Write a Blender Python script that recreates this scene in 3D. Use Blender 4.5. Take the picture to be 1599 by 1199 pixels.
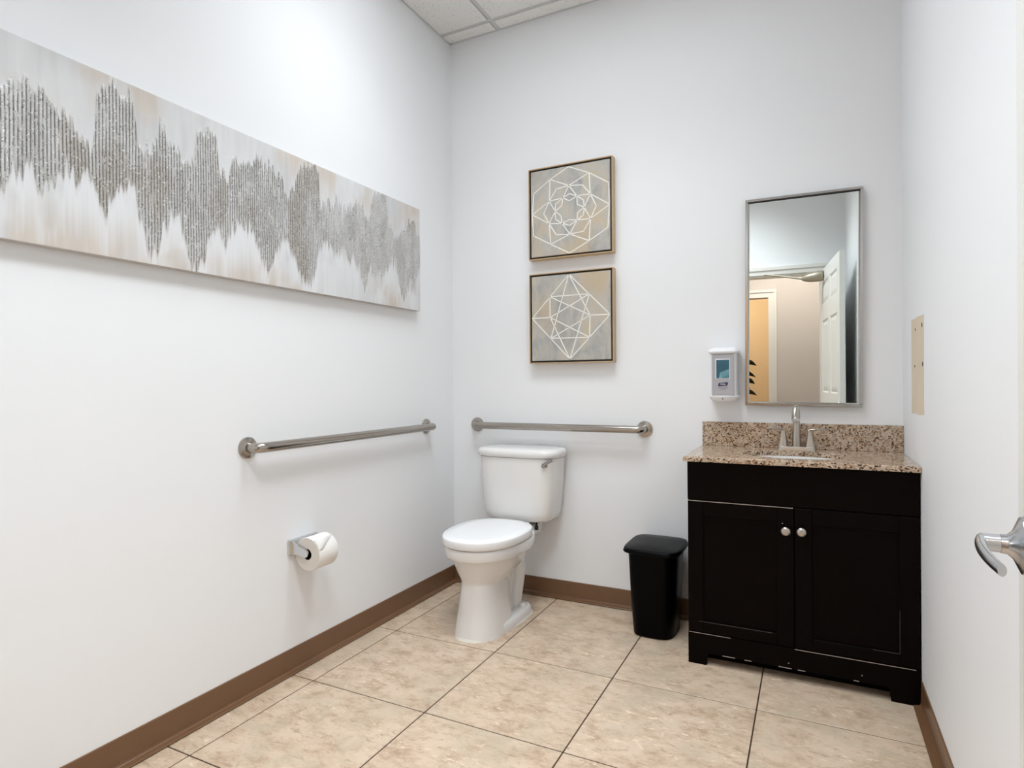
import bpy, bmesh, math, random
import numpy as np
from mathutils import Vector, Matrix

random.seed(7)
for o in list(bpy.data.objects):
    bpy.data.objects.remove(o)
scn = bpy.context.scene
C = scn.collection

# ------------------------------------------------------------------ camera
F_PX, YAW, PITCH, ROLL = 939.52, 0.46302, -0.003253, -0.007969
CAM = Vector((1.8235, -2.9074, 1.1248))
W, H, D = 2.154, 3.037, 2.95          # room width, ceiling height, depth

def make_camera():
    c, s = math.cos(YAW), math.sin(YAW)
    F = Vector((-s, c, 0)); R = Vector((c, s, 0)); U = Vector((0, 0, 1))
    F2 = F * math.cos(PITCH) + U * math.sin(PITCH)
    U2 = U * math.cos(PITCH) - F * math.sin(PITCH)
    R3 = R * math.cos(ROLL) + U2 * math.sin(ROLL)
    U3 = R3.cross(F2)
    cd = bpy.data.cameras.new('camera')
    cd.sensor_fit = 'HORIZONTAL'; cd.sensor_width = 36.0
    cd.lens = F_PX / 1599 * 36.0
    cd.clip_start = 0.02
    co = bpy.data.objects.new('camera', cd); C.objects.link(co)
    m = Matrix((R3, U3, -F2)).transposed().to_4x4()
    m.translation = CAM
    co.matrix_world = m
    scn.camera = co
make_camera()

# ------------------------------------------------------------------ world, exposure
world = bpy.data.worlds.new('world'); scn.world = world
world.use_nodes = True
world.node_tree.nodes['Background'].inputs[0].default_value = (0.8, 0.85, 0.9, 1)
world.node_tree.nodes['Background'].inputs[1].default_value = 0.3
scn.view_settings.view_transform = 'Standard'
scn.view_settings.look = 'None'
scn.view_settings.gamma = 1.0
scn.view_settings.use_curve_mapping = False
scn.view_settings.exposure = 0.07
LIGHT_FILL = 1.0  # glow of the fill panel added to even out the walls
LIGHT_TROFFER = 4.6      # glow of the troffer lens
LIGHT_TROFFER_W = 9.5   # downward output of the main troffer
LIGHT_FILL_W = 17.5  # downward output of the added fill panel
LIGHT_HALL = 13.5
LIGHT_WARM = 115.0

# ------------------------------------------------------------------ materials
def lin(r, g=None, b=None):
    if g is None: r, g, b = r
    f = lambda v: (v/255/12.92) if v/255 <= 0.04045 else ((v/255+0.055)/1.055)**2.4
    return (f(r), f(g), f(b), 1.0)

def new_mat(name):
    m = bpy.data.materials.new(name); m.use_nodes = True
    return m, m.node_tree, m.node_tree.nodes['Principled BSDF']

def plain(name, col, rough=0.5, metal=0.0, bump=0.0, bscale=200.0, var=0.0, vscale=6.0, spec=0.5, coat=0.0):
    """plain surface with a little procedural colour drift and fine relief"""
    m, nt, p = new_mat(name)
    N, L = nt.nodes, nt.links
    p.inputs['Roughness'].default_value = rough
    p.inputs['Metallic'].default_value = metal
    p.inputs['Specular IOR Level'].default_value = spec
    p.inputs['Coat Weight'].default_value = coat
    c = lin(col)
    tc = N.new('ShaderNodeTexCoord')
    nz = N.new('ShaderNodeTexNoise'); nz.inputs['Scale'].default_value = vscale; nz.inputs['Detail'].default_value = 3
    L.new(tc.outputs['Object'], nz.inputs['Vector'])
    mx = N.new('ShaderNodeMix'); mx.data_type = 'RGBA'
    mx.inputs[6].default_value = tuple(min(1, v*(1+var)) for v in c[:3]) + (1,)
    mx.inputs[7].default_value = tuple(v*(1-var) for v in c[:3]) + (1,)
    L.new(nz.outputs['Fac'], mx.inputs[0]); L.new(mx.outputs[2], p.inputs['Base Color'])
    if bump > 0:
        n2 = N.new('ShaderNodeTexNoise'); n2.inputs['Scale'].default_value = bscale
        L.new(tc.outputs['Object'], n2.inputs['Vector'])
        b = N.new('ShaderNodeBump'); b.inputs['Strength'].default_value = bump; b.inputs['Distance'].default_value = 0.002
        L.new(n2.outputs['Fac'], b.inputs['Height']); L.new(b.outputs['Normal'], p.inputs['Normal'])
    return m

def ramp(N, stops):
    r = N.new('ShaderNodeValToRGB')
    e = r.color_ramp.elements
    e[0].position, e[0].color = stops[0]
    e[1].position, e[1].color = stops[-1]
    for pos, col in stops[1:-1]:
        k = e.new(pos); k.color = col
    return r

def emit(name, col, strength):
    m, nt, p = new_mat(name)
    p.inputs['Base Color'].default_value = lin(col)
    p.inputs['Emission Color'].default_value = lin(col)
    p.inputs['Emission Strength'].default_value = strength
    return m

M = {}
M['wall'] = plain('painted_wall', (243, 244, 246), 0.55, bump=0.06, bscale=300, var=0.01, vscale=2)
M['wall_hall'] = plain('hall_wall_paint', (206, 198, 192), 0.6, bump=0.05, bscale=300, var=0.01)
M['wall_warm'] = plain('warm_room_paint', (238, 216, 182), 0.6, bump=0.05, bscale=300, var=0.01)
M['trim'] = plain('white_trim_paint', (232, 230, 225), 0.35, var=0.01)
M['door_paint'] = plain('white_door_paint', (236, 236, 232), 0.38, var=0.01)
M['vinyl'] = plain('brown_vinyl_base', (116, 85, 60), 0.28, var=0.05, vscale=12)
M['grout'] = plain('dark_grout', (66, 48, 35), 0.8, var=0.1, vscale=60)
M['tee'] = plain('ceiling_tee_metal', (206, 206, 204), 0.5)
M['porcelain'] = plain('white_porcelain', (234, 232, 230), 0.12, coat=0.3, var=0.01)
M['seat_plastic'] = plain('white_seat_plastic', (243, 243, 244), 0.25, var=0.01)
M['white_plastic'] = plain('white_plastic', (238, 238, 240), 0.35, var=0.01)
M['grey_plastic'] = plain('grey_plastic', (176, 174, 178), 0.4, var=0.02)
M['caulk'] = plain('caulk_bead', (226, 222, 212), 0.6, var=0.05, vscale=60)
M['chrome'] = plain('chrome', (215, 217, 218), 0.08, 1.0)
M['lever_chrome'] = plain('dark_chrome', (158, 158, 160), 0.12, 1.0)  # base colour darkened to stand in for missing dark reflections
M['nickel'] = plain('brushed_nickel', (190, 184, 176), 0.28, 1.0, var=0.04, vscale=40)
M['steel'] = plain('brushed_steel', (170, 163, 155), 0.19, 1.0, var=0.05, vscale=60)
M['satin'] = plain('satin_chrome', (196, 197, 200), 0.2, 1.0)
M['mirror_frame'] = plain('polished_frame', (190, 186, 182), 0.16, 1.0)
M['espresso'] = plain('espresso_wood', (11, 6, 5), 0.45, var=0.35, vscale=9, spec=0.05)
M['worn_faint'] = plain('scuffed_wood_edge', (84, 72, 64), 0.6, var=0.25, vscale=90)
M['worn'] = plain('worn_wood_edge', (172, 160, 150), 0.6, var=0.25, vscale=90)
M['black_plastic'] = plain('black_plastic', (4, 4, 5), 0.30, spec=0.06, var=0.1)
M['paper'] = plain('tissue_paper', (243, 241, 238), 0.9, bump=0.15, bscale=400, var=0.01)
M['paper_edge'] = plain('tissue_edge', (226, 219, 211), 0.95, bump=0.2, bscale=500, var=0.03, vscale=150)
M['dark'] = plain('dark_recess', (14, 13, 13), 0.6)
M['gold'] = plain('pale_gold_frame', (200, 172, 134), 0.42, 0.2, var=0.08, vscale=25)
M['black_gap'] = plain('black_gap', (17, 15, 13), 0.6)
M['white_line'] = plain('white_paint_line', (246, 243, 236), 0.5)
M['canvas_side'] = plain('canvas_side', (196, 190, 184), 0.7, bump=0.2, bscale=600, var=0.03)
M['beige_patch'] = plain('unpainted_beige', (222, 207, 184), 0.7, var=0.04, vscale=8)
M['hole'] = plain('anchor_hole', (84, 76, 66), 0.8)
M['navy'] = plain('navy_print', (34, 34, 84), 0.5)
M['ink'] = plain('grey_ink', (92, 92, 120), 0.6)
M['pot'] = plain('clay_pot', (90, 70, 55), 0.7, var=0.1)
M['leaf'] = plain('dark_leaf', (22, 38, 20), 0.45, var=0.3, vscale=30)
M['closer'] = plain('closer_metal', (168, 160, 142), 0.4, 0.5)
M['hall_floor'] = plain('hall_carpet', (150, 132, 112), 0.9, bump=0.3, var=0.1, vscale=40)
M['troffer_frame'] = plain('troffer_frame', (235, 235, 235), 0.4)
M['diffuser'] = emit('troffer_diffuser', (242, 249, 255), LIGHT_TROFFER)
M['fill_diffuser'] = emit('fill_panel_diffuser', (242, 249, 255), LIGHT_FILL)
M['hall_light'] = emit('hall_light_diffuser', (255, 246, 236), LIGHT_HALL)
M['warm_light'] = emit('warm_lamp_glass', (255, 230, 198), LIGHT_WARM)

def mat_glass_mirror():
    m, nt, p = new_mat('mirror_silver')
    p.inputs['Base Color'].default_value = (0.80, 0.825, 0.80, 1)
    p.inputs['Metallic'].default_value = 1.0
    p.inputs['Roughness'].default_value = 0.0
    return m
M['mirror'] = mat_glass_mirror()

def mat_window():
    m, nt, p = new_mat('teal_window')
    N, L = nt.nodes, nt.links
    tc = N.new('ShaderNodeTexCoord')
    v = N.new('ShaderNodeTexVoronoi'); v.inputs['Scale'].default_value = 26
    L.new(tc.outputs['Object'], v.inputs['Vector'])
    r = ramp(N, [(0.15, lin(28, 58, 78)), (0.5, lin(52, 104, 124)), (0.9, lin(120, 168, 180))])
    L.new(v.outputs['Color'], r.inputs['Fac']); L.new(r.outputs['Color'], p.inputs['Base Color'])
    p.inputs['Roughness'].default_value = 0.12
    return m
M['teal'] = mat_window()

def mat_tile():
    m, nt, p = new_mat('mottled_stone_tile')
    N, L = nt.nodes, nt.links
    tc = N.new('ShaderNodeTexCoord'); oi = N.new('ShaderNodeObjectInfo')
    ml = N.new('ShaderNodeMath'); ml.operation = 'MULTIPLY'; ml.inputs[1].default_value = 37.0
    L.new(oi.outputs['Random'], ml.inputs[0])
    ad = N.new('ShaderNodeVectorMath'); ad.operation = 'ADD'
    L.new(tc.outputs['Object'], ad.inputs[0]); L.new(ml.outputs[0], ad.inputs[1])
    def noise(scale, detail, rough=0.6, dist=0.0, stretch=None):
        n = N.new('ShaderNodeTexNoise'); n.inputs['Scale'].default_value = scale
        n.inputs['Detail'].default_value = detail; n.inputs['Roughness'].default_value = rough
        n.inputs['Distortion'].default_value = dist
        src = ad.outputs[0]
        if stretch:
            mp = N.new('ShaderNodeMapping'); mp.inputs['Scale'].default_value = stretch
            mp.inputs['Rotation'].default_value = (0, 0, 0.35)
            L.new(src, mp.inputs['Vector']); src = mp.outputs[0]
        L.new(src, n.inputs['Vector'])
        return n
    n1 = noise(13.0, 8, 0.74, 0.15, (0.85, 1.15, 1))
    r1 = ramp(N, [(0.34, lin(176, 149, 126)), (0.46, lin(200, 177, 153)), (0.56, lin(211, 189, 167)), (0.68, lin(210, 191, 168))])
    L.new(n1.outputs['Fac'], r1.inputs['Fac'])
    n2 = noise(48.0, 4, 0.6, 0.4, (0.6, 1.3, 1))
    r2 = ramp(N, [(0.575, (0, 0, 0, 1)), (0.66, (0.9, 0.9, 0.9, 1))])
    L.new(n2.outputs['Fac'], r2.inputs['Fac'])
    nm = noise(4.5, 3)
    rm = ramp(N, [(0.45, (0, 0, 0, 1)), (0.60, (1, 1, 1, 1))]); L.new(nm.outputs['Fac'], rm.inputs['Fac'])
    mm = N.new('ShaderNodeMath'); mm.operation = 'MULTIPLY'
    L.new(r2.outputs['Color'], mm.inputs[0]); L.new(rm.outputs['Color'], mm.inputs[1])
    mxa = N.new('ShaderNodeMix'); mxa.data_type = 'RGBA'
    L.new(mm.outputs[0], mxa.inputs[0]); L.new(r1.outputs['Color'], mxa.inputs[6])
    mxa.inputs[7].default_value = lin(232, 212, 188)
    n3 = noise(32.0, 6, 0.75, 0.4, (0.6, 1.3, 1))
    r3 = ramp(N, [(0.55, (0, 0, 0, 1)), (0.66, (0.8, 0.8, 0.8, 1))])
    L.new(n3.outputs['Fac'], r3.inputs['Fac'])
    mxb = N.new('ShaderNodeMix'); mxb.data_type = 'RGBA'
    L.new(r3.outputs['Color'], mxb.inputs[0]); L.new(mxa.outputs[2], mxb.inputs[6])
    mxb.inputs[7].default_value = lin(166, 138, 118)
    n4 = noise(5.0, 4)
    r4 = ramp(N, [(0.50, (0, 0, 0, 1)), (0.66, (0.6, 0.6, 0.6, 1))])
    L.new(n4.outputs['Fac'], r4.inputs['Fac'])
    mxc = N.new('ShaderNodeMix'); mxc.data_type = 'RGBA'
    L.new(r4.outputs['Color'], mxc.inputs[0]); L.new(mxb.outputs[2], mxc.inputs[6])
    mxc.inputs[7].default_value = lin(190, 176, 154)
    L.new(mxc.outputs[2], p.inputs['Base Color'])
    p.inputs['Roughness'].default_value = 0.42
    p.inputs['Specular IOR Level'].default_value = 0.35
    b = N.new('ShaderNodeBump'); b.inputs['Strength'].default_value = 0.12; b.inputs['Distance'].default_value = 0.002
    L.new(n2.outputs['Fac'], b.inputs['Height']); L.new(b.outputs['Normal'], p.inputs['Normal'])
    return m
M['tile'] = mat_tile()

def mat_ceiling_tile():
    m, nt, p = new_mat('mineral_ceiling_tile')
    N, L = nt.nodes, nt.links
    tc = N.new('ShaderNodeTexCoord')
    v = N.new('ShaderNodeTexVoronoi'); v.inputs['Scale'].default_value = 75; v.inputs['Randomness'].default_value = 1
    L.new(tc.outputs['Object'], v.inputs['Vector'])
    n = N.new('ShaderNodeTexNoise'); n.inputs['Scale'].default_value = 50
    L.new(tc.outputs['Object'], n.inputs['Vector'])
    sub = N.new('ShaderNodeMath'); sub.operation = 'MULTIPLY_ADD'; sub.inputs[1].default_value = 0.55; sub.inputs[2].default_value = -0.12
    L.new(n.outputs['Fac'], sub.inputs[0])
    ls = N.new('ShaderNodeMath'); ls.operation = 'LESS_THAN'
    L.new(v.outputs['Distance'], ls.inputs[0]); L.new(sub.outputs[0], ls.inputs[1])
    mx = N.new('ShaderNodeMix'); mx.data_type = 'RGBA'
    mx.inputs[6].default_value = lin(236, 235, 231); mx.inputs[7].default_value = lin(182, 176, 168)
    L.new(ls.outputs[0], mx.inputs[0]); L.new(mx.outputs[2], p.inputs['Base Color'])
    p.inputs['Roughness'].default_value = 0.9
    b = N.new('ShaderNodeBump'); b.inputs['Strength'].default_value = 0.4; b.inputs['Distance'].default_value = 0.002; b.invert = True
    L.new(ls.outputs[0], b.inputs['Height']); L.new(b.outputs['Normal'], p.inputs['Normal'])
    return m
M['ceiling_tile'] = mat_ceiling_tile()

def mat_granite():
    m, nt, p = new_mat('tan_granite')
    N, L = nt.nodes, nt.links
    tc = N.new('ShaderNodeTexCoord')
    mp = N.new('ShaderNodeMapping'); mp.inputs['Scale'].default_value = (1.0, 1.0, 1.25)
    L.new(tc.outputs['Object'], mp.inputs['Vector'])
    n0 = N.new('ShaderNodeTexNoise'); n0.inputs['Scale'].default_value = 30; n0.inputs['Detail'].default_value = 4
    L.new(mp.outputs[0], n0.inputs['Vector'])
    r0 = ramp(N, [(0.35, lin(160, 131, 104)), (0.48, lin(178, 154, 131)), (0.62, lin(188, 170, 153))])
    L.new(n0.outputs['Fac'], r0.inputs['Fac'])
    v1 = N.new('ShaderNodeTexVoronoi'); v1.inputs['Scale'].default_value = 175
    L.new(mp.outputs[0], v1.inputs['Vector'])
    sp = N.new('ShaderNodeSeparateColor'); L.new(v1.outputs['Color'], sp.inputs[0])
    r1 = ramp(N, [(0.82, (0, 0, 0, 1)), (0.86, (1, 1, 1, 1))]); L.new(sp.outputs[0], r1.inputs['Fac'])
    m1 = N.new('ShaderNodeMix'); m1.data_type = 'RGBA'
    L.new(r1.outputs['Color'], m1.inputs[0]); L.new(r0.outputs['Color'], m1.inputs[6]); m1.inputs[7].default_value = lin(112, 80, 58)
    r2 = ramp(N, [(0.86, (0, 0, 0, 1)), (0.89, (1, 1, 1, 1))]); L.new(sp.outputs[1], r2.inputs['Fac'])
    m2 = N.new('ShaderNodeMix'); m2.data_type = 'RGBA'
    L.new(r2.outputs['Color'], m2.inputs[0]); L.new(m1.outputs[2], m2.inputs[6]); m2.inputs[7].default_value = lin(58, 42, 36)
    r3 = ramp(N, [(0.74, (0, 0, 0, 1)), (0.78, (1, 1, 1, 1))]); L.new(sp.outputs[2], r3.inputs['Fac'])
    m3 = N.new('ShaderNodeMix'); m3.data_type = 'RGBA'
    L.new(r3.outputs['Color'], m3.inputs[0]); L.new(m2.outputs[2], m3.inputs[6]); m3.inputs[7].default_value = lin(204, 184, 162)
    L.new(m3.outputs[2], p.inputs['Base Color'])
    p.inputs['Roughness'].default_value = 0.12
    return m
M['granite'] = mat_granite()

def mat_mottled(name, seed, stops):
    m, nt, p = new_mat(name)
    N, L = nt.nodes, nt.links
    tc = N.new('ShaderNodeTexCoord')
    mp = N.new('ShaderNodeMapping'); mp.inputs['Location'].default_value = (seed, seed*0.7, seed*1.3)
    mp.inputs['Scale'].default_value = (1.6, 1, 0.9)
    L.new(tc.outputs['Object'], mp.inputs['Vector'])
    n = N.new('ShaderNodeTexNoise'); n.inputs['Scale'].default_value = 7.5; n.inputs['Detail'].default_value = 8
    n.inputs['Roughness'].default_value = 0.6; n.inputs['Distortion'].default_value = 0.6
    L.new(mp.outputs[0], n.inputs['Vector'])
    r = ramp(N, stops); L.new(n.outputs['Fac'], r.inputs['Fac'])
    n2 = N.new('ShaderNodeTexNoise'); n2.inputs['Scale'].default_value = 2.6; n2.inputs['Detail'].default_value = 2
    L.new(mp.outputs[0], n2.inputs['Vector'])
    r2 = ramp(N, [(0.48, (0, 0, 0, 1)), (0.62, (0.6, 0.6, 0.6, 1))]); L.new(n2.outputs['Fac'], r2.inputs['Fac'])
    mx = N.new('ShaderNodeMix'); mx.data_type = 'RGBA'
    L.new(r2.outputs['Color'], mx.inputs[0]); L.new(r.outputs['Color'], mx.inputs[6]); mx.inputs[7].default_value = lin(196, 172, 136)
    L.new(mx.outputs[2], p.inputs['Base Color'])
    p.inputs['Roughness'].default_value = 0.55
    return m
GREYS = [(0.30, lin(148, 146, 145)), (0.42, lin(174, 172, 168)), (0.55, lin(192, 186, 176)), (0.66, lin(196, 182, 158)), (0.78, lin(214, 206, 194))]
M['mottle_a'] = mat_mottled('mottled_canvas_paint', 3.1, GREYS)
M['mottle_b'] = mat_mottled('mottled_canvas_paint_two', 9.4, GREYS)

def mat_vcol():
    m, nt, p = new_mat('heavy_paint')
    N, L = nt.nodes, nt.links
    a = N.new('ShaderNodeAttribute'); a.attribute_name = 'paint'
    L.new(a.outputs['Color'], p.inputs['Base Color'])
    b = N.new('ShaderNodeAttribute'); b.attribute_name = 'gloss'
    r = N.new('ShaderNodeMapRange'); r.inputs[3].default_value = 0.75; r.inputs[4].default_value = 0.32
    L.new(b.outputs['Fac'], r.inputs[0]); L.new(r.outputs[0], p.inputs['Roughness'])
    k = N.new('ShaderNodeMath'); k.operation = 'MULTIPLY'; k.inputs[1].default_value = 0.35
    L.new(b.outputs['Fac'], k.inputs[0]); L.new(k.outputs[0], p.inputs['Metallic'])
    return m
M['heavy_paint'] = mat_vcol()

# ------------------------------------------------------------------ mesh helpers
def tag(o, label=None, cat=None, group=None, kind=None):
    if label: o['label'] = label
    if cat: o['category'] = cat
    if group: o['group'] = group
    if kind: o['kind'] = kind
    return o

def obj(name, bm, mat, parent=None, smooth=False, loc=None):
    me = bpy.data.meshes.new(name)
    bmesh.ops.recalc_face_normals(bm, faces=bm.faces)
    bm.to_mesh(me); bm.free()
    for mm in (mat if isinstance(mat, (list, tuple)) else [mat]):
        me.materials.append(mm)
    if smooth:
        for f in me.polygons: f.use_smooth = True
        if smooth != True:
            me.set_sharp_from_angle(angle=math.radians(smooth))
    o = bpy.data.objects.new(name, me); C.objects.link(o)
    if loc: o.location = loc
    if parent: o.parent = parent
    return o

def empty(name, loc=(0, 0, 0), rz=0.0):
    o = bpy.data.objects.new(name, None); C.objects.link(o)
    o.location = loc; o.rotation_euler = (0, 0, rz); o.empty_display_size = 0.1
    return o

def box(x0, x1, y0, y1, z0, z1, bevel=0.0, seg=2, bm=None):
    tgt = bm if bm is not None else bmesh.new()
    b = bmesh.new()
    bmesh.ops.create_cube(b, size=1.0)
    for v in b.verts:
        v.co = Vector(((x0+x1)/2 + v.co.x*(x1-x0), (y0+y1)/2 + v.co.y*(y1-y0), (z0+z1)/2 + v.co.z*(z1-z0)))
    if bevel > 0:
        bmesh.ops.bevel(b, geom=b.edges[:], offset=bevel, segments=seg, profile=0.5, affect='EDGES')
    me = bpy.data.meshes.new('tmp'); b.to_mesh(me); b.free()
    tgt.from_mesh(me); bpy.data.meshes.remove(me)
    return tgt

def loft(rings, cap0=True, cap1=True, bm=None):
    tgt = bm if bm is not None else bmesh.new()
    vs = [[tgt.verts.new(p) for p in r] for r in rings]
    n = len(vs[0])
    for a, b in zip(vs[:-1], vs[1:]):
        for i in range(n):
            j = (i+1) % n
            tgt.faces.new((a[i], a[j], b[j], b[i]))
    if cap0: tgt.faces.new(vs[0][::-1])
    if cap1: tgt.faces.new(vs[-1])
    return tgt

def lathe(profile, origin, axis='z', n=32, bm=None, cap0=True, cap1=True):
    """profile: (radius, distance along axis)"""
    o = Vector(origin)
    ax = {'x': Vector((1, 0, 0)), 'y': Vector((0, 1, 0)), 'z': Vector((0, 0, 1))}[axis] if isinstance(axis, str) else Vector(axis).normalized()
    u = ax.orthogonal().normalized(); v = ax.cross(u)
    rings = []
    for r, h in profile:
        r = max(r, 1e-5)
        rings.append([o + ax*h + (u*math.cos(2*math.pi*i/n) + v*math.sin(2*math.pi*i/n))*r for i in range(n)])
    return loft(rings, cap0, cap1, bm)

def tube(path, radius, n=16, bm=None, squash=None):
    """path: list of points; radius: number or list. squash: (sx, sy) in the section frame"""
    P = [Vector(p) for p in path]
    R = radius if isinstance(radius, (list, tuple)) else [radius]*len(P)
    T = []
    for i in range(len(P)):
        a = P[max(i-1, 0)]; b = P[min(i+1, len(P)-1)]
        T.append((b-a).normalized())
    ref = Vector((0, 0, 1)) if abs(T[0].z) < 0.9 else Vector((1, 0, 0))
    u = (ref - T[0]*ref.dot(T[0])).normalized()
    rings = []
    for p, t, r in zip(P, T, R):
        u = (u - t*u.dot(t)).normalized(); v = t.cross(u)
        s = squash or (1, 1)
        rings.append([p + (u*math.cos(2*math.pi*i/n)*s[0] + v*math.sin(2*math.pi*i/n)*s[1])*r for i in range(n)])
    return loft(rings, True, True, bm)

def bez(p0, p1, p2, p3, n=10):
    p0, p1, p2, p3 = map(Vector, (p0, p1, p2, p3))
    out = []
    for i in range(n+1):
        t = i/n; s = 1-t
        out.append(p0*s**3 + p1*3*s*s*t + p2*3*s*t*t + p3*t**3)
    return out

def extrude_profile(prof, a, b, out, bm=None):
    """prof: (distance out from the wall, height); runs from a to b (xy), out = outward normal (xy)"""
    tgt = bm if bm is not None else bmesh.new()
    rings = []
    for q in (a, b):
        rings.append([Vector((q[0]+out[0]*d, q[1]+out[1]*d, h)) for d, h in prof])
    return loft(rings, True, True, tgt)

def superellipse(cx, cy, hx, hy_front, hy_back, z, n=48, e_front=2.0, e_back=2.0):
    """outline in plan, front towards -y"""
    pts = []
    for i in range(n):
        t = 2*math.pi*i/n
        c, s = math.cos(t), math.sin(t)
        e = e_back if s >= 0 else e_front
        hy = hy_back if s >= 0 else hy_front
        pts.append(Vector((cx + hx*math.copysign(abs(c)**(2/e), c), cy + hy*math.copysign(abs(s)**(2/e), s), z)))
    return pts

# ------------------------------------------------------------------ setting: shell
T = 0.10
def struct(name, bm, mat, label, cat, parent=None, **k):
    o = obj(name, bm, mat, parent, **k)
    return tag(o, label, cat, kind='structure')

struct('wall_left', box(-T, 0, -D-0.12, T, -0.05, H+0.15), M['wall'], 'white wall on the left behind the long textured painting', 'wall')
struct('wall_back', box(0, W, 0, T, -0.05, H+0.15), M['wall'], 'white back wall behind toilet and vanity', 'wall')
struct('wall_right', box(W, W+T, -D-0.12, T, -0.05, H+0.15), M['wall'], 'white wall on the right beside the vanity', 'wall')
OX0, OX1, OZ = 1.00, 1.975, 2.055       # doorway behind the camera
bm = box(0, OX0, -D-0.12, -D, -0.05, H+0.15)
box(OX1, W, -D-0.12, -D, -0.05, H+0.15, bm=bm)
box(OX0, OX1, -D-0.12, -D, OZ, H+0.15, bm=bm)
struct('wall_front', bm, M['wall'], 'white wall with the open doorway, seen in the mirror', 'wall')

# floor: grout bed with one object per tile
floor = struct('floor', box(-T, W+T, -D-0.12, T, -0.08, -0.0018), M['grout'], 'beige mottled stone tile floor with thin dark grout lines', 'floor')
XL = [0.0, 0.1251, 0.6322, 1.1393, 1.6464, W]
YL = [0.0, -0.7035, -1.2106, -1.7177, -2.2248, -2.7319, -D-0.12]
tile_cache = {}
for i in range(len(XL)-1):
    for j in range(len(YL)-1):
        sx, sy = XL[i+1]-XL[i]-0.0046, YL[j]-YL[j+1]-0.0046
        key = (round(sx, 4), round(sy, 4))
        if key not in tile_cache:
            b = box(-sx/2, sx/2, -sy/2, sy/2, -0.02, 0.0, bevel=0.0012, seg=1)
            me = bpy.data.meshes.new('floor_tile'); b.to_mesh(me); b.free(); me.materials.append(M['tile'])
            tile_cache[key] = me
        o = bpy.data.objects.new('floor_tile', tile_cache[key]); C.objects.link(o)
        o.location = ((XL[i]+XL[i+1])/2, (YL[j]+YL[j+1])/2, 0); o.parent = floor

# ceiling: deck, tees, wall angle, one object per lay-in tile
ceiling = struct('ceiling', box(-T, W+T, -D-0.12, T, H+0.03, H+0.10), M['tee'], 'suspended ceiling of speckled white lay-in tiles', 'ceiling')
CX = [0.0, 0.316, 0.926, 1.536, W]
CY = [0.0, -0.106, -0.716, -1.326, -1.936, -2.546, -D]
for x in CX[1:-1]:
    obj('ceiling_tee', box(x-0.012, x+0.012, -D, 0, H, H+0.006), M['tee'], ceiling)
for y in CY[1:-1]:
    obj('ceiling_tee', box(0, W, y-0.012, y+0.012, H-0.0005, H+0.006), M['tee'], ceiling)
for (a0, a1, b0, b1) in ((0, 0.006, -D, 0), (W-0.018, W, -D, 0), (0, W, -0.020, 0), (0, W, -D, -D+0.020)):
    obj('wall_angle', box(a0, a1, b0, b1, H-0.001, H+0.003), M['tee'], ceiling)
TROFF = ((1, 2), (2, 2), (2, 4))       # grid cells taken by the troffer and the added fill panel
for i in range(len(CX)-1):
    for j in range(len(CY)-1):
        if (i, j) in TROFF: continue
        x0 = CX[i] + (0.014 if i else 0.008); x1 = CX[i+1] - (0.014 if i < len(CX)-2 else 0.020)
        y1 = CY[j] - (0.014 if j else 0.022); y0 = CY[j+1] + (0.014 if j < len(CY)-2 else 0.022)
        sx, sy = (x1-x0)/2, (y1-y0)/2
        o = obj('ceiling_tile', box(-sx, sx, -sy, sy, -0.007, 0.012, bevel=0.0015, seg=1), M['ceiling_tile'], ceiling)
        o.location = ((x0+x1)/2, (y0+y1)/2, H)

# cove base
BB = 0.094
prof = [(0, 0.0), (0.021, 0.0), (0.027, 0.0025), (0.0275, 0.0055), (0.0255, 0.0075), (0.011, 0.0105), (0.0075, 0.013), (0.0055, 0.018), (0.0042, BB-0.002), (0.0025, BB), (0, BB)]
struct('baseboard_left', extrude_profile(prof, (0, 0), (0, -D), (1, 0)), M['vinyl'], 'brown vinyl cove base along the left wall', 'baseboard', smooth=20)
struct('baseboard_back', extrude_profile(prof, (0.0, 0), (W, 0), (0, -1)), M['vinyl'], 'brown vinyl cove base along the back wall', 'baseboard', smooth=20)
struct('baseboard_right', extrude_profile(prof, (W, -0.455), (W, -D), (-1, 0)), M['vinyl'], 'brown vinyl cove base along the right wall', 'baseboard', smooth=20)

# doorway casing
bm = box(OX0-0.068, OX0, -D, -D+0.016, 0, OZ)
box(OX0-0.068, OX1+0.068, -D, -D+0.016, OZ, OZ+0.068, bm=bm)
box(OX0-0.068, OX1+0.068, -D+0.016, -D+0.025, OZ+0.040, OZ+0.068, bm=bm)
box(OX1, OX1+0.068, -D, -D+0.016, 0, OZ, bm=bm)
struct('trim_1', bm, M['trim'], 'white casing around the open doorway, seen in the mirror', 'door casing')
bm = box(OX0, OX0+0.015, -D-0.12, -D, 0, OZ)
box(OX1-0.015, OX1, -D-0.12, -D, 0, OZ, bm=bm)
box(OX0, OX1, -D-0.12, -D, OZ-0.015, OZ, bm=bm)
struct('trim_2', bm, M['trim'], 'white jamb lining the open doorway', 'door jamb')

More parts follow.
